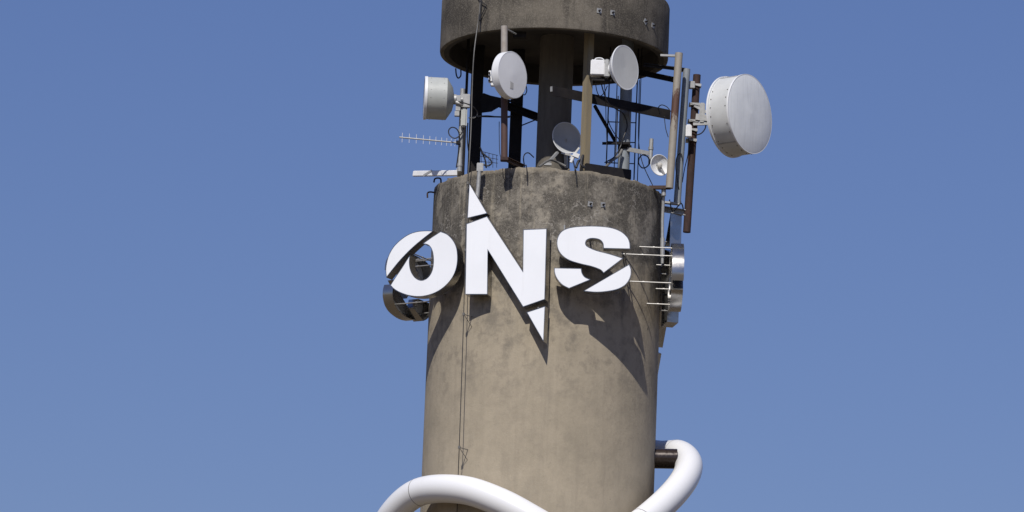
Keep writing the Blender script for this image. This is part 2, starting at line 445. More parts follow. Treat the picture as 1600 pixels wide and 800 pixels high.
# gusset hanging from the left pillar
gm = MB(); a = [W(752, 146, .38), W(806, 158, .38), W(790, 160, .38), W(778, 168, .38), W(768, 174, .38), W(752, 176, .38)]
gm.add([p for p in a] + [p + Vector((0, .03, 0)) for p in a], [tuple(range(6)), tuple(range(11, 5, -1))] + [(i, (i + 1) % 6, 6 + (i + 1) % 6, 6 + i) for i in range(6)])
gm.build('gusset', M['black_metal'], tower)
MB().tube([W(882, 352, -2.53), W(882, 364, -2.53)], .02, 8).build('fixing_pin', M['galv'], tower)
# rim hooks on the left
for pts in ([(678, 285), (680, 279), (688, 279), (689, 286)], [(668, 309), (668, 302), (672, 300), (680, 301)]):
    MB().tube(catmull([W(x, y, -.35) for x, y in pts], 5), .018, 8).build('hook', M['brown_metal'], tower, smooth=True)
# rubble and loose mortar on the crown
rb = MB()
for k in range(34):
    a = R(random.uniform(200, 345)); q = random.uniform(RT - .2, RT - .03); s_ = random.uniform(.012, .035)
    mt = Matrix.Rotation(random.uniform(0, 6), 3, 'Z') @ Matrix.Rotation(random.uniform(-.5, .5), 3, 'X')
    rb.box((q * math.cos(a), q * math.sin(a), Z_RIM + s_ * .2), (s_ * 1.8, s_, s_), mt)
ro = rb.build('rubble', M['concrete'], tower); ro['kind'] = 'stuff'

# ================================================================== SIGN LETTERS
T = .25
def seg_points(pts, org, sc):
    """pts in zoom pixels, third value 1 marks a corner; smooth between corners -> photo pixels"""
    P = [(org[0] + p[0] / sc, org[1] + p[1] / sc, (p[2] if len(p) > 2 else 0)) for p in pts]
    n = len(P); c = [i for i in range(n) if P[i][2]]
    if not c: return [tuple(v[:2]) for v in catmull([(x, y, 0) for x, y, _ in P], 5, True)]
    out = []
    for a, b in zip(c, c[1:] + [c[0] + n]):
        run = [P[k % n] for k in range(a, b + 1)]
        if len(run) == 2: out.append(run[0][:2])
        else: out += [tuple(v[:2]) for v in catmull([(x, y, 0) for x, y, _ in run], 5)[:-1]]
    return out
def offset(poly, d):
    n = len(poly); A = sum(poly[i][0] * poly[(i + 1) % n][1] - poly[(i + 1) % n][0] * poly[i][1] for i in range(n))
    sg = 1 if A > 0 else -1; out = []
    for i in range(n):
        p, q, r = Vector(poly[i - 1]), Vector(poly[i]), Vector(poly[(i + 1) % n])
        e1 = (q - p).normalized(); e2 = (r - q).normalized()
        n1 = Vector((e1.y, -e1.x)) * sg; n2 = Vector((e2.y, -e2.x)) * sg
        mdl = (n1 + n2)
        if mdl.length < .2: mdl = n1
        mdl.normalize(); k = 1 / max(mdl.dot(n1), .45)
        out.append(tuple(q + mdl * d * k))
    return out
def make_letter(label, pieces, ref, ang, rods, group):
    """ref=(px,py,Y): a point of the face plane; ang: the face's azimuth off the camera side"""
    n = Vector((math.sin(R(ang)), -math.cos(R(ang)), 0)); tx = Vector((math.cos(R(ang)), math.sin(R(ang)), 0)); up = Vector((0, 0, 1))
    P0 = W(*ref)
    def uv(px, py):
        d = f * FPX + rr * (px - 800) - uu * (py - 400); t = (P0 - cam_loc).dot(n) / d.dot(n)
        q = cam_loc + d * t - P0; return (q.dot(tx), q.z)
    polys = [[uv(*p) for p in pc] for pc in pieces]
    xs = [p[0] for pl in polys for p in pl]; ys = [p[1] for pl in polys for p in pl]
    cx = (min(xs) + max(xs)) / 2; y0 = min(ys); cy = (min(ys) + max(ys)) / 2
    base = P0 + tx * cx + up * y0
    root = thing('sign_letter', label, 'sign letter', base, group)
    w = lambda p, h: P0 + tx * p[0] + up * p[1] + n * h
    for pl in polys:
        inn = offset(pl, -.004); N = len(pl)
        mb = MB(); mb.add([w(p, 0) for p in inn] + [w(p, -.02) for p in inn],
                          [tuple(range(N)), tuple(range(2 * N - 1, N - 1, -1))] + [(i, (i + 1) % N, N + (i + 1) % N, N + i) for i in range(N)])
        mb.build('letter_face', M['face'], root)
        out = offset(pl, .009); mb = MB()
        mb.add([w(p, .003) for p in out] + [w(p, -T) for p in out] + [w(p, -T) for p in pl] + [w(p, .003) for p in pl],
               [(a * N + i, a * N + (i + 1) % N, ((a + 1) % 4) * N + (i + 1) % N, ((a + 1) % 4) * N + i) for a in range(4) for i in range(N)])
        mb.build('side_panel', M['steel'], root, smooth=True, ang=40)
    # stand-off rods run back from the face into the shaft
    for (u, v) in rods:
        a = w((cx + u, cy + v), -.02); s_ = 0; b = a.copy()
        while b.x ** 2 + b.y ** 2 > (RT - .04) ** 2 and s_ < 3: s_ += .01; b = a - n * s_
        if s_ < 2.9:
            MB().tube([a, b], .0135, 8).build('rod', M['rod'], root, smooth=True)
            MB().tube([b + n * (s_ * .35), b + n * (s_ * .35 + .04)], .021, 8).build('rod_collar', M['rod'], root)
    return root
zo = lambda p: seg_points(p, (590, 340), 4.7)
O_UP = zo([(402, 100, 1), (350, 99), (290, 105), (230, 125), (170, 165), (120, 215), (85, 275), (68, 335), (62, 385), (66, 434, 1), (100, 390), (150, 328), (205, 268), (262, 213), (325, 160)])
O_LO = zo([(97, 497, 1), (130, 444), (180, 370), (235, 283, 1), (231, 330), (238, 380), (256, 420), (284, 450), (320, 463), (360, 450), (393, 412), (409, 360), (412, 300), (405, 250), (390, 216), (368, 197), (338, 190, 1),
           (398, 147), (462, 105, 1), (510, 125), (550, 165), (575, 215), (584, 270), (583, 330), (570, 390), (540, 450), (490, 505), (430, 545), (360, 570), (290, 577), (220, 567), (160, 545), (122, 522)])
zn = lambda p: seg_points([(*q, 1) for q in p], (700, 270), 2.667)
N_A = zn([(90, 48), (161, 168), (82, 187)])
N_B = zn([(78, 214), (162, 183), (313, 415), (315, 238), (410, 234), (402, 526), (313, 557), (165, 318), (163, 505), (73, 505)])
N_C = zn([(330, 582), (403, 558), (397, 699)])
zs = lambda p: seg_points(p, (850, 330), 3.2)
S_A = zs([(429, 187, 1), (299, 184, 1), (296, 160), (282, 143), (258, 135), (230, 135), (212, 144), (206, 160), (211, 173), (228, 184), (262, 198), (330, 216), (392, 236, 1), (298, 307, 1), (282, 291), (240, 275), (185, 262), (130, 245), (95, 223), (74, 195), (66, 163), (71, 130), (91, 101), (130, 84), (190, 77), (260, 76), (330, 83), (381, 101), (415, 130), (427, 158)])
S_B = zs([(53, 285, 1), (185, 288, 1), (189, 310), (203, 330), (228, 342, 1), (125, 384, 1), (90, 365), (64, 333), (54, 305)])
S_C = zs([(425, 268, 1), (434, 295), (430, 330), (408, 365), (368, 388), (310, 400), (255, 403), (202, 398, 1)])
GR = 'white sign letters mounted round the concrete tower'
LO = make_letter('white slashed letter O facing the camera, jutting past the left edge of the tower', [O_UP, O_LO], (716, 410, -2.27), -29,
                 [(-.11, .62), (-.5, .36), (.62, .4), (-.45, -.22), (.64, -.12), (.2, -.55)], GR)
LN = make_letter('white letter N with pointed spikes at top and bottom, facing the camera', [N_A, N_B, N_C], (763, 460, -2.52), -17,
                 [(-.78, 1.1), (-.72, .4), (-.68, -.4), (.2, -.05), (.65, .5), (.66, -.5), (.75, -1.0)], GR)
LS = make_letter('white slashed letter S on the right of the front sign, facing the camera', [S_A, S_B, S_C], (930, 410, -3.0), -1,
                 [(-.62, .3), (.6, .45), (-.1, .6), (.68, .28), (-.62, -.45), (.6, -.5), (.1, 0.02)], GR)
def rot_copy(root, deg, label):
    M_ = Matrix.Rotation(R(deg), 3, 'Z')
    r = root.copy(); COL.objects.link(r); r.location = M_ @ root.location; r.rotation_euler = (0, 0, R(deg)); r['label'] = label
    for ch in list(root.children):
        c = ch.copy(); COL.objects.link(c); c.parent = r
        for g_ in ch.children: d = g_.copy(); COL.objects.link(d); d.parent = c
    return r
rot_copy(LO, 120, 'letter O seen edge-on at the right side of the tower, bright steel rim on rods')
rot_copy(LN, 120, 'letter N seen edge-on at the right, behind the edge-on O, only its steel side showing')
rot_copy(LS, -120, 'letter S seen from behind at the left edge of the tower, below the front O')
rot_copy(LN, -120, 'letter N seen from behind, mostly hidden behind the left edge of the tower')

# ================================================================== WHITE TUBE
cp = [(597, 850, -.1), (612, 806, -.75), (655, 769, -1.55), (720, 765, -2.42), (780, 784, -2.82), (838, 815, -3.0), (888, 845, -2.97), (940, 855, -2.7), (993, 823, -2.3),
      (1040, 784, -1.6), (1068, 751, -.85), (1076, 726, -.15), (1063, 710, .55), (1038, 710, 1.25)]
P = [W(*p) for p in cp]
zb = P[-1].z; zf = P[0].z
P += [Vector((1.75, 2.55, zb + .15)), Vector((.2, 3.1, (zb * 2 + zf) / 3)), Vector((-1.5, 2.75, (zb + zf * 2) / 3)), Vector((-2.95, 1.4, zf + .1))]
path = catmull(P, 14, True)
tr = thing('tube_ring', 'fat glossy white tube looping in a wave around the lower shaft', 'tube sculpture', sum(P, Vector()) / len(P) - Vector((0, 0, 1.5)))
MB().tube(path, .3, 40, closed=True).build('tube', M['tube'], tr, smooth=True, ang=80)
def seam(px, py):
    best = min(range(len(path)), key=lambda i: (W(px, py, path[i].y) - path[i]).length + (5 if path[i].y > .9 else 0))
    d = (path[(best + 1) % len(path)] - path[best - 1]).normalized()
    MB().lathe([(.299, -.012), (.3025, -.008), (.3025, .008), (.299, .012)], path[best], d, 48).build('joint', M['seam'], tr, smooth=True)
seam(655, 768); seam(1006, 815); seam(1058, 705)
for (a, b) in ((W(1000, 716, -.1), W(1058, 717, -.1)),):
    st = MB().tube([a, b], .215, 32).build('strut', M['strut'], tr, smooth=True)

# ================================================================== POLES
def pole(a, b, r, mat, label, name='antenna_pole', group='antenna poles', extra=None):
    a = Vector(a); b = Vector(b); lo = a if a.z < b.z else b
    root = thing(name, label, 'pole', lo, group)
    MB().lathe([(r, 0), (r, (a - b).length)], b, a - b, 20, True, True).build('post', mat, root, smooth=True)
    return root
def part(root, name, mb, mat, smooth=False, bevel=0, ang=35):
    return mb.build(name, mat, root, smooth=smooth, bevel=bevel, ang=ang)

p1 = pole(W(723, 139, -1.45), W(718, 268, -1.45), .052, M['galv'], 'galvanised pole at left rim holding the side-on drum and comb antenna')
for r_ in (152, 170, 205, 258): part(p1, 'clamp', MB().lathe([(.06, -.03), (.06, .03)], W(722.5 - (r_ - 139) * .035, r_, -1.45), (0, 0, 1), 16, True, True), M['galv'], True)
part(p1, 'bracket', MB().box(W(727, 158, -1.5), (.2, .1, .3)), M['galv'], bevel=.01)
part(p1, 'radio_unit', MB().box(W(725, 184, -1.56), (.13, .13, .42)), M['shroud_grey'], bevel=.03)
part(p1, 'foot', MB().beam(W(718, 266, -1.45), W(718, 276, -1.2), .1, .03), M['galv'])

p2 = pole(W(788, 41, -2.75), W(788, 250, -2.75), .072, M['half_rust'], 'front pole behind the round white dish, pale at top and rusty red at its foot')
part(p2, 'foot_bracket', MB().channel(W(790, 249, -2.7), W(818, 262, -2.0), .06, .08, .012), M['brown_metal'])
part(p2, 'top_stay', MB().tube([W(789, 44, -2.72), W(806, 53, -2.3)], .018, 8), M['galv'])
part(p2, 'top_bracket', MB().box(W(812, 55, -2.0), (.28, .2, .12)), M['black_metal'], bevel=.01)
part(p2, 'foot_cap', MB().box(W(788, 249, -2.75), (.17, .17, .08)), M['rust'], bevel=.01)

p3 = pole(W(1061, 83, -1.1), W(1046, 294, -1.1), .083, M['rust_galv'], 'thick pale pole with rust patch, innermost of the three leaning poles at right')
part(p3, 'top_arm', MB().box(W(1044, 87, -1.0), (.34, .06, .05)), M['galv'], bevel=.005)
part(p3, 'foot_arm', MB().beam(W(1014, 293, -1.05), W(1048, 293, -1.05), .1, .07), M['brown_metal'])
part(p3, 'foot_post', MB().tube([W(1037, 296, -1.0), W(1037, 306, -1.0)], .05, 14), M['galv'], True)

p4 = pole(W(1073, 108, -.6), W(1058, 318, -.6), .078, M['blue_galv'], 'blue grey pole in the middle of the three leaning poles at right')
part(p4, 'foot_arm', MB().beam(W(1034, 316, -.55), W(1062, 319, -.6), .14, .04), M['galv'])
part(p4, 'top_arm', MB().box(W(1068, 110, -.55), (.1, .06, .06)), M['galv'])

p5 = pole(W(1089, 117, -.3), W(1073, 363, -.3), .083, M['rust'], 'dark rusty brown pole holding the largest dish, outermost of three leaning poles')
part(p5, 'foot_arm', MB().channel(W(1030, 326, -.25), W(1078, 334, -.3), .07, .1, .015), M['galv'])
for (x, y) in ((1087, 134), (1085, 164), (1083, 190), (1081, 204), (1080, 220)):
    part(p5, 'clamp', MB().box(W(x, y, -.3), (.24, .22, .05)).tube([W(x - 6, y - 3, -.45), W(x + 8, y + 1, -.45)], .012, 6), M['galv'], bevel=0)
part(p5, 'spacer', MB().box(W(1081, 133, -.45), (.13, .12, .16)), M['galv'], bevel=.01)
part(p5, 'radio_unit', MB().box(W(1076, 205, -.62), (.13, .12, .28)), M['plastic'], bevel=.02)

p6 = pole(W(1018, 217, -.8), W(1016, 256, -.8), .045, M['galv'], 'short galvanised pipe stub holding the smallest dish', group=None)
part(p6, 'arm', MB().beam(W(975, 232, -.4), W(1016, 240, -.8), .06, .09), M['galv'])
part(p6, 'clamp', MB().lathe([(.057, -.03), (.057, .03)], W(1017, 232, -.8), (0, 0, 1), 16, True, True), M['galv'], True)

# ================================================================== DISHES
GD = 'microwave dish antennas'
def axis(a, e=0): return Vector((math.sin(R(a)) * math.cos(R(e)), -math.cos(R(a)) * math.cos(R(e)), math.sin(R(e))))
def basis(n):
    x = Vector((0, 0, 1)).cross(n).normalized(); x = -x if x.x < 0 and False else x
    return Matrix((x, n, n.cross(x) * -1)).transposed()

# largest dish
c = W(1171.5, 178, -.95); n = axis(54.3, 1.2); D = .865; dep = .53
bd = thing('drum_dish', 'largest dish, a deep white drum with a streaked grey face, far right of the tower', 'dish antenna', W(1140, 246, -.7), GD)
part(bd, 'shroud', MB().lathe([(D, .0), (D, -dep), (D - .01, -dep), (D - .01, -.01), (D - .03, 0)], c, n, 96), M['shroud'], True)
part(bd, 'radome', MB().lathe([(D - .008, .004), (D - .03, .012), (D * .5, .03), (0, .05)], c, n, 96), M['radome'], True)
part(bd, 'back_rim', MB().lathe([(D - .01, -dep + .03), (D + .028, -dep + .03), (D + .028, -dep - .015), (D - .01, -dep - .015)], c, n, 96), M['white'], True)
part(bd, 'front_rim', MB().lathe([(D + .001, -.03), (D + .009, -.03), (D + .009, .008), (D - .012, .008)], c, n, 96), M['white'], True)
part(bd, 'reflector', MB().lathe([(D - .01, -dep), (D * .7, -dep - .14), (D * .35, -dep - .24), (.14, -dep - .27)], c, n, 64, False, True), M['shroud_grey'], True)
part(bd, 'hub', MB().lathe([(.15, -dep - .25), (.15, -dep - .36)], c, n, 32, True, True), M['galv'], True)
hb = c - n * (dep + .36)
part(bd, 'mount', MB().beam(hb, W(1087, 183, -.42), .1, .14).beam(hb + Vector((-.1, 0, .1)), W(1085, 165, -.42), .05, .06).beam(hb + Vector((-.1, 0, -.1)), W(1083, 194, -.42), .05, .06), M['galv'])
part(bd, 'mount_bracket', MB().box(W(1097, 177, -.42), (.12, .1, .46)), M['galv'], bevel=.02)
rv = MB(); x = Vector((0, 0, 1)).cross(n).normalized(); y = n.cross(x)
for k in range(28):
    for h in (-.07, -dep + .08):
        if random.random() < .25: continue
        a = 2 * math.pi * k / 28; q = x * math.cos(a) + y * math.sin(a)
        rv.tube([c + n * h + q * D, c + n * h + q * (D + .01)], .011, 6)
ri = part(bd, 'rivets', rv, M['brown_metal']); ri['kind'] = 'stuff'
lat = MB()
for ang0 in (118, 236):
    a = R(ang0); q = x * math.cos(a) + y * math.sin(a); lat.beam(c + n * -.03 + q * (D + .004), c + n * (-dep + .03) + q * (D + .004), .03, .006, up=q)
part(bd, 'seam_strip', lat, M['galv'])

# round white dish in front of the drum
c = W(801, 117, -3.15); n = axis(52.5, 0); D = .505
d1 = thing('shrouded_dish', 'round white dish with shallow rim, at front left below the top drum', 'dish antenna', W(800, 155, -3.0), GD)
part(d1, 'shroud', MB().lathe([(D - .012, .004), (D, 0), (D, -.17), (D - .05, -.22), (D * .6, -.3), (.12, -.34)], c, n, 80, False, True), M['white'], True)
part(d1, 'radome', MB().lathe([(D - .01, .0), (D * .5, .012), (0, .02)], c, n, 80), M['radome_white'], True)
part(d1, 'hub', MB().lathe([(.1, -.33), (.1, -.42)], c, n, 24, True, True).beam(c - n * .4, W(788, 118, -2.75), .14, .14), M['galv'])
bx = MB(); hub = W(767, 120, -3.0)
part(d1, 'mount_bracket', bx.box(hub, (.1, .16, .24)).box(W(771, 130, -3.0), (.12, .1, .14)), M['white'], bevel=.012)
sy = Matrix((Vector((0, 0, 1)).cross(n).normalized(), n, Vector((0, 0, 1)))).transposed()
part(d1, 'sticker', MB().box(c + n * .0125 + Vector((0, 0, -.21)) + sy @ Vector((-.03, 0, 0)), (.11, .004, .2), sy), M['sticker'])
nt_ = MB()
for k in range(3): nt_.tube([W(764.5, 114 + k * 6, -3.1), W(764.5, 114 + k * 6, -3.12)], .025, 8)
part(d1, 'bolts', nt_, M['black_metal'])['kind'] = 'stuff'

# dish with the square radio unit
c = W(976.5, 105.5, -2.75); n = axis(53, 0); D = .475
d2 = thing('conical_dish', 'grey faced dish with boxy white radio unit, at right below the top drum', 'dish antenna', W(960, 136, -2.6), GD)
part(d2, 'reflector', MB().lathe([(D - .02, .01), (D + .006, .012), (D + .006, -.015), (D - .03, -.06), (D * .72, -.17), (D * .42, -.25), (.1, -.3)], c, n, 80, False, True), M['white'], True)
part(d2, 'radome', MB().lathe([(D - .018, .008), (D * .5, .0), (0, -.01)], c, n, 80), M['radome_grey'], True)
part(d2, 'hub', MB().lathe([(.11, -.28), (.13, -.33), (.13, -.42), (.09, -.46)], c, n, 24, True, True), M['plastic'], True)
rb_ = part(d2, 'radio_unit', MB().box(W(934, 107, -2.5), (.31, .24, .34), Matrix.Rotation(R(0), 3, 'Z')), M['plastic'], bevel=.02)
part(d2, 'handle', MB().tube(catmull([W(929, 94, -2.55), W(932, 91, -2.55), (W(940, 91, -2.55)), W(944, 94, -2.55)], 4), .012, 8), M['white'], True)
part(d2, 'mount_bracket', MB().box(W(948, 108, -2.55), (.08, .18, .4)).box(W(946, 97, -2.55), (.12, .12, .08)).box(W(948, 118, -2.6), (.12, .1, .07)), M['galv'], bevel=.012)
part(d2, 'arm', MB().beam(W(921, 121, -1.6), W(942, 122, -2.45), .06, .06).beam(W(926, 125, -2.5), W(962, 127, -2.5), .12, .04), M['black_metal'])

# left drum dish, side on
c = W(663.5, 153, -1.6); n = axis(-87, 0); D = .455
d3 = thing('side_drum_dish', 'grey drum antenna seen side-on with conical back, on the left pole', 'dish antenna', W(690, 186, -1.6), GD)
part(d3, 'shroud', MB().lathe([(D, 0), (D, -.47), (D - .02, -.485), (D * .55, -.6), (.1, -.63)], c, n, 80, False, True), M['shroud_grey'], True)
part(d3, 'front_rim', MB().lathe([(D, -.05), (D + .014, -.05), (D + .014, .012), (D - .03, .016)], c, n, 80), M['white'], True)
part(d3, 'radome', MB().lathe([(D - .03, .01), (0, .02)], c, n, 64), M['radome_white'], True)
part(d3, 'hub', MB().lathe([(.09, -.62), (.11, -.63), (.11, -.68), (.06, -.68), (.06, -.82)], c, n, 24, True, True), M['galv'], True)
part(d3, 'mount_bracket', MB().box(W(716, 162, -1.55), (.1, .16, .34)).tube([W(712, 160, -1.64), W(724, 163, -1.64)], .045, 12).box(W(714, 178, -1.6), (.1, .12, .1)), M['galv'], bevel=.0)
rv = MB(); x = Vector((0, 0, 1)).cross(n).normalized(); y = n.cross(x)
for k in range(16):
    for h in (-.12, -.4):
        a = 2 * math.pi * (k + .5) / 16; q = x * math.cos(a) + y * math.sin(a)
        rv.tube([c + n * h + q * D, c + n * h + q * (D + .008)], .009, 6)
part(d3, 'rivets', rv, M['galv'])['kind'] = 'stuff'

# offset dish standing on the roof
def bowl(c, n, rx, ry, depth, thick=.012, seg=64, rings=10):
    mb = MB(); x = Vector((0, 0, 1)).cross(n).normalized(); y = n.cross(x); fr = []; bk = []
    for i in range(rings + 1):
        q = i / rings
        for side, lst in ((0, fr), (1, bk)):
            row = []
            for k in range(seg):
                a = 2 * math.pi * k / seg
                row.append(len(mb.v)); mb.v.append(c + x * (rx * max(q, .002) * math.cos(a)) + y * (ry * max(q, .002) * math.sin(a)) + n * (depth * (q * q - 1) - side * thick))
            lst.append(row)
    for i in range(rings):
        for k in range(seg):
            l = (k + 1) % seg
            mb.f.append((fr[i][k], fr[i][l], fr[i + 1][l], fr[i + 1][k])); mb.f.append((bk[i][k], bk[i + 1][k], bk[i + 1][l], bk[i][l]))
    for k in range(seg):
        l = (k + 1) % seg; mb.f.append((fr[-1][k], fr[-1][l], bk[-1][l], bk[-1][k]))
    return mb, x, y
c = W(885.5, 215.5, -.5); n = axis(22, 9)
d4 = thing('offset_dish', 'small plain grey satellite dish on the roof in front of the middle column', 'dish antenna', W(884, 258, -.9), GD)
mb, x, y = bowl(c, n, .33, .36, .07); part(d4, 'reflector', mb, M['dish_grey'], True, ang=60)
part(d4, 'rim', MB().tube([c + x * (.33 * math.cos(a)) + y * (.36 * math.sin(a)) for a in [2 * math.pi * k / 64 for k in range(64)]], .011, 8, closed=True), M['white'], True)
part(d4, 'foot', MB().beam(W(855, 256, -.95), W(871, 238, -.8), .07, .05).box(W(856, 257, -.95), (.16, .1, .05)), M['galv'])
part(d4, 'feed_arm', MB().beam(W(878, 239, -.8), W(893, 243, -1.2), .035, .03).beam(W(891, 249, -1.2), W(905, 231, -1.2), .05, .04), M['lnb'])
part(d4, 'receiver_head', MB().box(W(900, 243, -1.25), (.14, .1, .09), Matrix.Rotation(R(20), 3, 'Y')).tube([W(892, 254, -1.25), W(896, 246, -1.25)], .035, 10), M['plastic'])
part(d4, 'back_mount', MB().beam(c - n * .08, W(885, 262, -.3), .07, .07), M['galv'])

# smallest dish
c = W(1031, 258, -1.05); n = axis(30, 0)
d5 = thing('little_dish', 'smallest white bowl dish with a centre feed, on the short stub right of the ladder', 'dish antenna', W(1028, 275, -1.0), GD)
mb, x, y = bowl(c, n, .228, .228, .09); part(d5, 'reflector', mb, M['white'], True, ang=60)
part(d5, 'rim', MB().tube([c + x * (.228 * math.cos(a)) + y * (.228 * math.sin(a)) for a in [2 * math.pi * k / 48 for k in range(48)]], .009, 8, closed=True), M['white'], True)
part(d5, 'feed', MB().lathe([(.035, -.06), (.055, -.02), (.055, .02), (.02, .035)], c, n, 20, True, True), M['lnb'], True)
part(d5, 'feed_arm', MB().beam(c + n * -.02, c + x * .1 + Vector((0.02, 0, -.19)), .045, .02, up=n), M['tape'])
part(d5, 'mount_bracket', MB().beam(c - n * .09, W(1017, 250, -.82), .08, .1), M['galv'])

# comb (yagi) antenna
ya = thing('comb_antenna', 'thin horizontal comb antenna with ten short upright prongs, left of the tower', 'antenna', W(668, 226, -1.5))
A = W(624, 214.5, -1.6); B = W(713, 223, -1.5)
part(ya, 'boom', MB().tube([A, B], .017, 8), M['galv'], True)
for x_ in (628.5, 639.5, 650.5, 661.5, 671.5, 681, 690, 698, 705, 711):
    t = (x_ - 624) / 89; p = A.lerp(B, t); h = (15 - 4 * t) / 2 / 70
    part(ya, 'prong', MB().tube([p - Vector((0, .0, h)), p + Vector((0, 0, h))], .005, 6), M['white'])
part(ya, 'clamp', MB().box(W(716, 223, -1.5), (.09, .12, .07)), M['black_metal'])
# bright panel antenna lying sideways at the rim
pa = thing('panel_antenna', 'long flat white panel lying level at the left rim, crossed by a grey strip', 'antenna', W(681, 276, -.8))
A = W(646, 271.5, -.35); B = W(717, 270.5, -1.25)
part(pa, 'housing', MB().beam(A, B, .07, .125), M['plastic'], bevel=.015)
part(pa, 'grey_strip', (lambda p_, q_, k_: MB().beam(p_ + k_, q_ + k_, .006, .05))(A.lerp(B, .24) + Vector((0, 0, -.055)), A.lerp(B, .42) + Vector((0, 0, .055)), Vector((-.021, -.045, 0)) * .82), M['tape'])
part(pa, 'bracket', MB().box(W(716, 268, -1.15), (.08, .12, .1)), M['galv'])

# ladder / cable cage behind the grey pillar
la = thing('ladder', 'thin black ladder rising from the roof behind the grey pole', 'ladder', W(972, 268, .6))
for x_ in (949, 993):
    a = W(x_ - 2, 268, .6); part(la, 'rail', MB().tube([(a.x, a.y, ZR), (a.x, a.y, ZC)], .014, 8), M['black_metal'])
xa, xb = W(947, 268, .6).x, W(991, 268, .6).x
for r_ in (130, 160, 191, 222, 255): z_ = W(970, r_, .6).z; part(la, 'rung', MB().tube([(xa, .6, z_), (xb, .6, z_)], .012, 8), M['black_metal'])

# second bracket tray at the grey pillar
bt = thing('bracket_arm', 'short dark steel arm clamped level across the grey pole', 'bracket', W(965, 224, -.5))
part(bt, 'bar', MB().beam(W(941, 224, -.55), W(985, 224, -.55), .06, .05), M['black_metal'])
part(bt, 'collar', MB().lathe([(.15, -.05), (.15, .05)], W(976, 231, -.35), (0, 0, 1), 24, True, True), M['black_metal'], True)
part(bt, 'post', MB().tube([W(966, 150, -.6), W(962, 245, -.6)], .014, 8), M['galv'])

# conduit at the right edge of the shaft and at the left top
ct = thing('conduit', 'grey vertical conduit with coupling down the right edge of the tower', 'pipe', W(1035, 430, -.9), None)
part(ct, 'pipe', MB().tube([W(1037, 300, -.95), W(1035, 345, -.85), W(1035, 372, -.85), W(1035, 412, -.85)], .035, 12), M['galv'], True)
part(ct, 'coupling', MB().tube([W(1035.2, 372, -.85), W(1035, 402, -.85)], .05, 12), M['galv'], True)
cl = thing('conduit', 'short pale conduit with square box, beside the top spike of the front N', 'pipe', W(746, 305, -2.3), None)
part(cl, 'pipe', MB().tube([W(749, 268, -2.3), W(747.5, 290, -2.3), W(745, 315, -2.3)], .045, 12), M['galv'], True)
part(cl, 'junction_box', MB().box(W(750, 262, -2.28), (.14, .12, .19)), M['galv'], bevel=.01)

# ================================================================== LIGHTNING CABLE WITH STAND-OFFS
def on_cyl(px, py, r):
    lo, hi = -r, 0
    for _ in range(40):
        mY = (lo + hi) / 2; p = W(px, py, mY)
        if p.x * p.x + mY * mY > r * r: lo = mY
        else: hi = mY
    return W(px, py, hi)
dc = thing('down_conductor', 'thin dark wire running down the front left of the tower on small stand-off brackets', 'cable', W(716, 800, -2.0))
q = [on_cyl(752, -20, RT + .04), on_cyl(749, 20, RT + .04), on_cyl(746, 42, RT + .03), W(741, 80, -2.05), W(738, 130, -1.95), W(736, 200, -2.0), W(733, 255, -2.05), on_cyl(731, 285, RT + .1)]
part(dc, 'wire', MB().tube(catmull(q, 5), .012, 6), M['grey_cable'], True)
q = [on_cyl(731, 285, RT + .1), on_cyl(728.5, 330, RT + .2), on_cyl(727, 392, RT + .28), on_cyl(724.5, 491, RT + .3), on_cyl(721, 600, RT + .3), on_cyl(717.5, 700, RT + .3), on_cyl(716, 740, RT + .12), on_cyl(714, 800, RT + .06), on_cyl(711, 840, RT + .05)]
part(dc, 'wire', MB().tube(catmull(q, 5), .009, 6), M['cable'], True)
for (x_, y_, o_) in ((727, 391, .28), (724.5, 491, .3), (717.5, 699, .3), (731, 286, .1)):
    a = on_cyl(x_, y_, RT + o_); nn = Vector((a.x, a.y, 0)).normalized()
    part(dc, 'bracket', MB().tube([a + nn * .03, a - nn * (o_ + .03)], .01, 6).lathe([(.028, -.03), (.028, .03)], a, (0, 0, 1), 10, True, True).tube([a, a - nn * o_ + Vector((.0, 0, -.22))], .007, 6), M['grey_cable'])
q = [on_cyl(x_, y_, RT + .05) for x_, y_ in ((746, -6), (751, 2), (760, 8), (755, 18), (750, 30), (750, 50))]
part(dc, 'hanger', MB().tube(q, .011, 6).tube([on_cyl(753, -4, RT + .05), on_cyl(750, 28, RT + .05)], .009, 6).lathe([(.028, -.06), (.028, .06)], on_cyl(750, 27, RT + .06), (0, 0, 1), 8, True, True), M['cable'])
# ================================================================== CABLES
def cable(pts, label, r=.013, mat=None, group='loose black cables in the antenna deck'):
    o = MB().tube(catmull([W(*p) for p in pts], 7), r, 7).build('cable', mat or M['cable'], None, smooth=True)
    tag(o, label, 'cable', group); return o
cable([(712, 158, -1.62), (722, 160, -1.7), (738, 166, -1.6), (746, 176, -1.5), (742, 184, -1.5), (732, 184, -1.5)], 'black cable looping right from the back of the side-on drum antenna')
cable([(727, 190, -1.5), (722, 207, -1.55), (712, 216, -1.6), (703, 212, -1.6), (701, 204, -1.6), (706, 199, -1.6), (714, 202, -1.6), (718, 214, -1.55), (716, 240, -1.5), (713, 262, -1.45)], 'black cable curled in a loop above the prongs of the comb antenna')
cable([(731, 192, -1.4), (730, 210, -1.4), (731, 228, -1.4), (734, 250, -1.3)], 'black cable hanging straight beside the left pole')
cable([(734, 183, -1.3), (760, 181, 0), (783, 183, .2), (800, 181, .8)], 'black cable crossing level between the two black pillars')
cable([(750, 230, -.2), (755, 240, -.2), (765, 248, -.2), (768, 255, -.3), (762, 259, -.3), (752, 256, -.3)], 'black cable tangle at the foot of the left black pillar', .017)
cable([(752, 236, -.1), (758, 250, -.2), (760, 262, -.3)], 'short black cable dropping beside the tangle at the left pillar foot', .017)
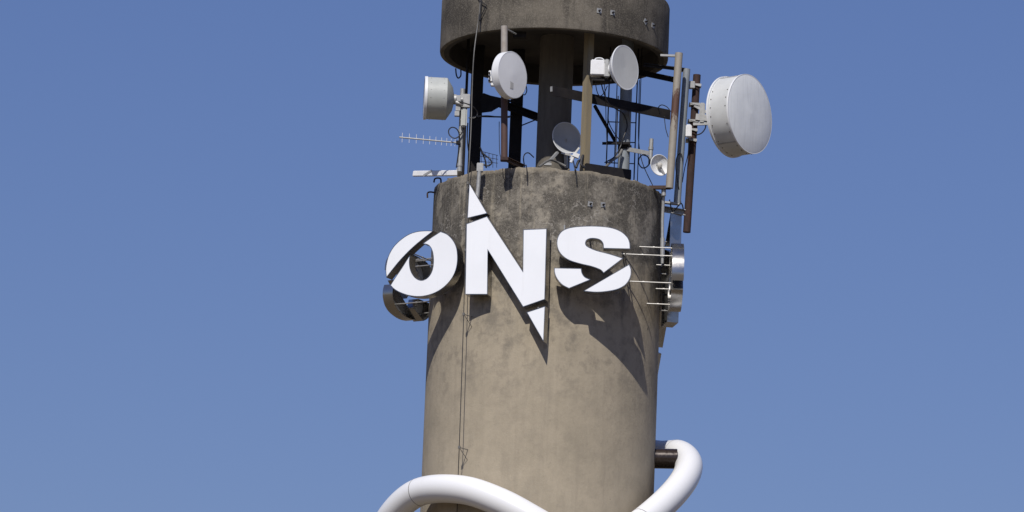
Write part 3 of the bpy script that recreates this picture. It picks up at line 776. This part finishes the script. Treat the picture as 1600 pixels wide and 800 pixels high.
cable([(820, 262, -1.6), (818, 248, -1.3), (820, 241, -1.2), (826, 239, -1.1), (834, 246, -1.0)], 'black cable hoop standing on the rim left of the middle column')
cable([(780, 190, -2.6), (780, 210, -2.62), (781, 240, -2.65), (785, 250, -2.65)], 'thin cable along the left of the rusty front pole', .008)
cable([(930, 122, -2.5), (932, 140, -2.4), (937, 150, -2.2), (944, 145, -2.1), (949, 134, -2.0)], 'black cable dangling in a curve below the boxy radio unit', .01)
cable([(938, 122, -2.5), (942, 140, -2.3), (950, 160, -1.5), (962, 170, -.9), (974, 178, -.6), (980, 196, -.55), (974, 215, -.6), (969, 230, -.6), (960, 245, -.8), (945, 254, -1.0)], 'long black cable winding from the boxy radio unit down the grey pole', .014)
cable([(943, 122, -2.4), (946, 150, -2.0), (947, 190, -1.0), (948, 215, -.8), (948, 252, -.8)], 'black cable dropping straight from the boxy radio unit', .009)
cable([(950, 172, -.7), (951, 190, -.7), (958, 205, -.7), (968, 219, -.6)], 'thin black cable left of the grey pole at its middle', .01)
cable([(1009, 242, -.9), (1004, 242, -.9), (999, 247, -.9), (998, 255, -.9), (1003, 262, -.9), (1010, 261, -.9), (1015, 254, -.9), (1012, 245, -.9), (1005, 242, -.88)], 'coiled black cable beside the smallest dish', .014)
cable([(999, 125, .3), (998, 180, .3), (998, 222, .1), (1004, 255, -.3), (1020, 290, -.8)], 'black cable running diagonally down to the rim left of the smallest dish', .01)
cable([(1031, 178, -.6), (1029, 168, -.7), (1034, 164, -.8), (1042, 167, -.9), (1048, 174, -1.0)], 'thin black cable hooped over the end of the long brown beam', .01)
cable([(1038, 182, -.6), (1040, 200, -.7), (1044, 214, -.9)], 'thin black cable hanging below the end of the long brown beam', .009)
cable([(1103, 190, -.4), (1102, 200, -.4), (1096, 208, -.4), (1088, 211, -.35)], 'black cable curving from the back of the largest dish to its pole', .014)
cable([(1076, 214, -.6), (1075, 240, -.5), (1070, 262, -.4), (1066, 285, -.4)], 'thin black cable between the blue grey pole and the rusty pole', .01)
cable([(1064, 318, -.4), (1060, 290, -.72), (1056, 262, -.72), (1058, 245, -.72), (1064, 240, -.72), (1067, 252, -.72)], 'black cable bent against the foot of the blue grey pole', .012)
cable([(1046, 312, -.6), (1048, 322, -.6), (1052, 330, -.5), (1064, 318, -.5), (1068, 328, -.4)], 'black cable slack under the feet of the leaning poles', .014)
cable([(822, 258, -2.35), (823, 263, -2.52), (823.5, 272, -2.53), (823.5, 283, -2.53)], 'short black strand hanging over the crown above the right half of the front N', .012)  # this strand and the next follow narrow dark marks below the crown
cable([(896, 252, -2.2), (898, 262, -2.5), (900, 270, -2.49), (901, 287, -2.48)], 'short black strand hanging over the crown above the front S', .014)
cable([(712, 107, .2), (713, 117, .2), (716, 122, .2), (720, 118, .2), (720, 108, .2)], 'small black cable loop hanging from the left edge of the top drum', .016)
cable([(822, 134, .5), (823, 142, .5), (820, 148, .5), (814, 147, .5)], 'small black cable loop hanging behind the round white dish', .012)
for (x_, r1, r2, Yq, lb) in ((727, 110, 262, .3, 'straight black pipe left of the left black pillar'),
                             (999, 120, 268, .5, 'thin black riser right of the ladder'),
                             (962, 130, 262, .4, 'thin black riser left of the grey pole')):
    a = W(x_, (r1 + r2) / 2, Yq); o = MB().tube([(a.x, Yq, ZR), (a.x, Yq, ZC)], .03 if x_ == 727 else .01, 10).build('riser_pipe', M['black_metal'], None, smooth=True)
    tag(o, lb, 'pipe', 'risers between roof and drum')
# low clutter on the roof
def clutter(name, label, cat, mb, mat, **k): return tag(mb.build(name, mat, None, **k), label, cat)
clutter('cable_bundle', 'pale stiff cable bundle lying on the rim at the foot of the middle column', 'cable',
        MB().tube(catmull([W(842, 261, -1.6), W(850, 255, -1.4), (W(860, 250, -1.2)), W(872, 254, -1.0), W(884, 260, -1.0)], 6), .026, 8), M['grey_cable'], smooth=True)
clutter('cable_bundle', 'dark cable bundle heaped on the roof between offset dish and ochre pillar', 'cable',
        MB().tube(catmull([W(900, 262, -1.9), W(904, 252, -1.8), W(909, 250, -1.7), W(911, 243, -1.7), W(908, 256, -1.8), W(914, 262, -1.8)], 6), .03, 8), M['cable'], smooth=True)
clutter('cable_bundle', 'long cable bundle draped at the foot of the grey pole', 'cable',
        MB().tube(catmull([W(945, 262, -1.3), W(955, 252, -1.1), W(966, 244, -.7), W(972, 234, -.6)], 6), .03, 8), M['grey_cable'], smooth=True)
clutter('wire_mesh', 'fine wire basket standing on the roof right of the left pillar', 'wire basket',
        (lambda mb: [mb.tube([W(752 + k * 6, 236 + k * 1.5, -.6), W(752 + k * 6, 262, -.6)], .006, 5) for k in range(5)] and [mb.tube([W(750, 236 + k * 8, -.6), W(778, 243 + k * 6, -.6)], .006, 5) for k in range(3)] and mb)(MB()), M['black_metal'])
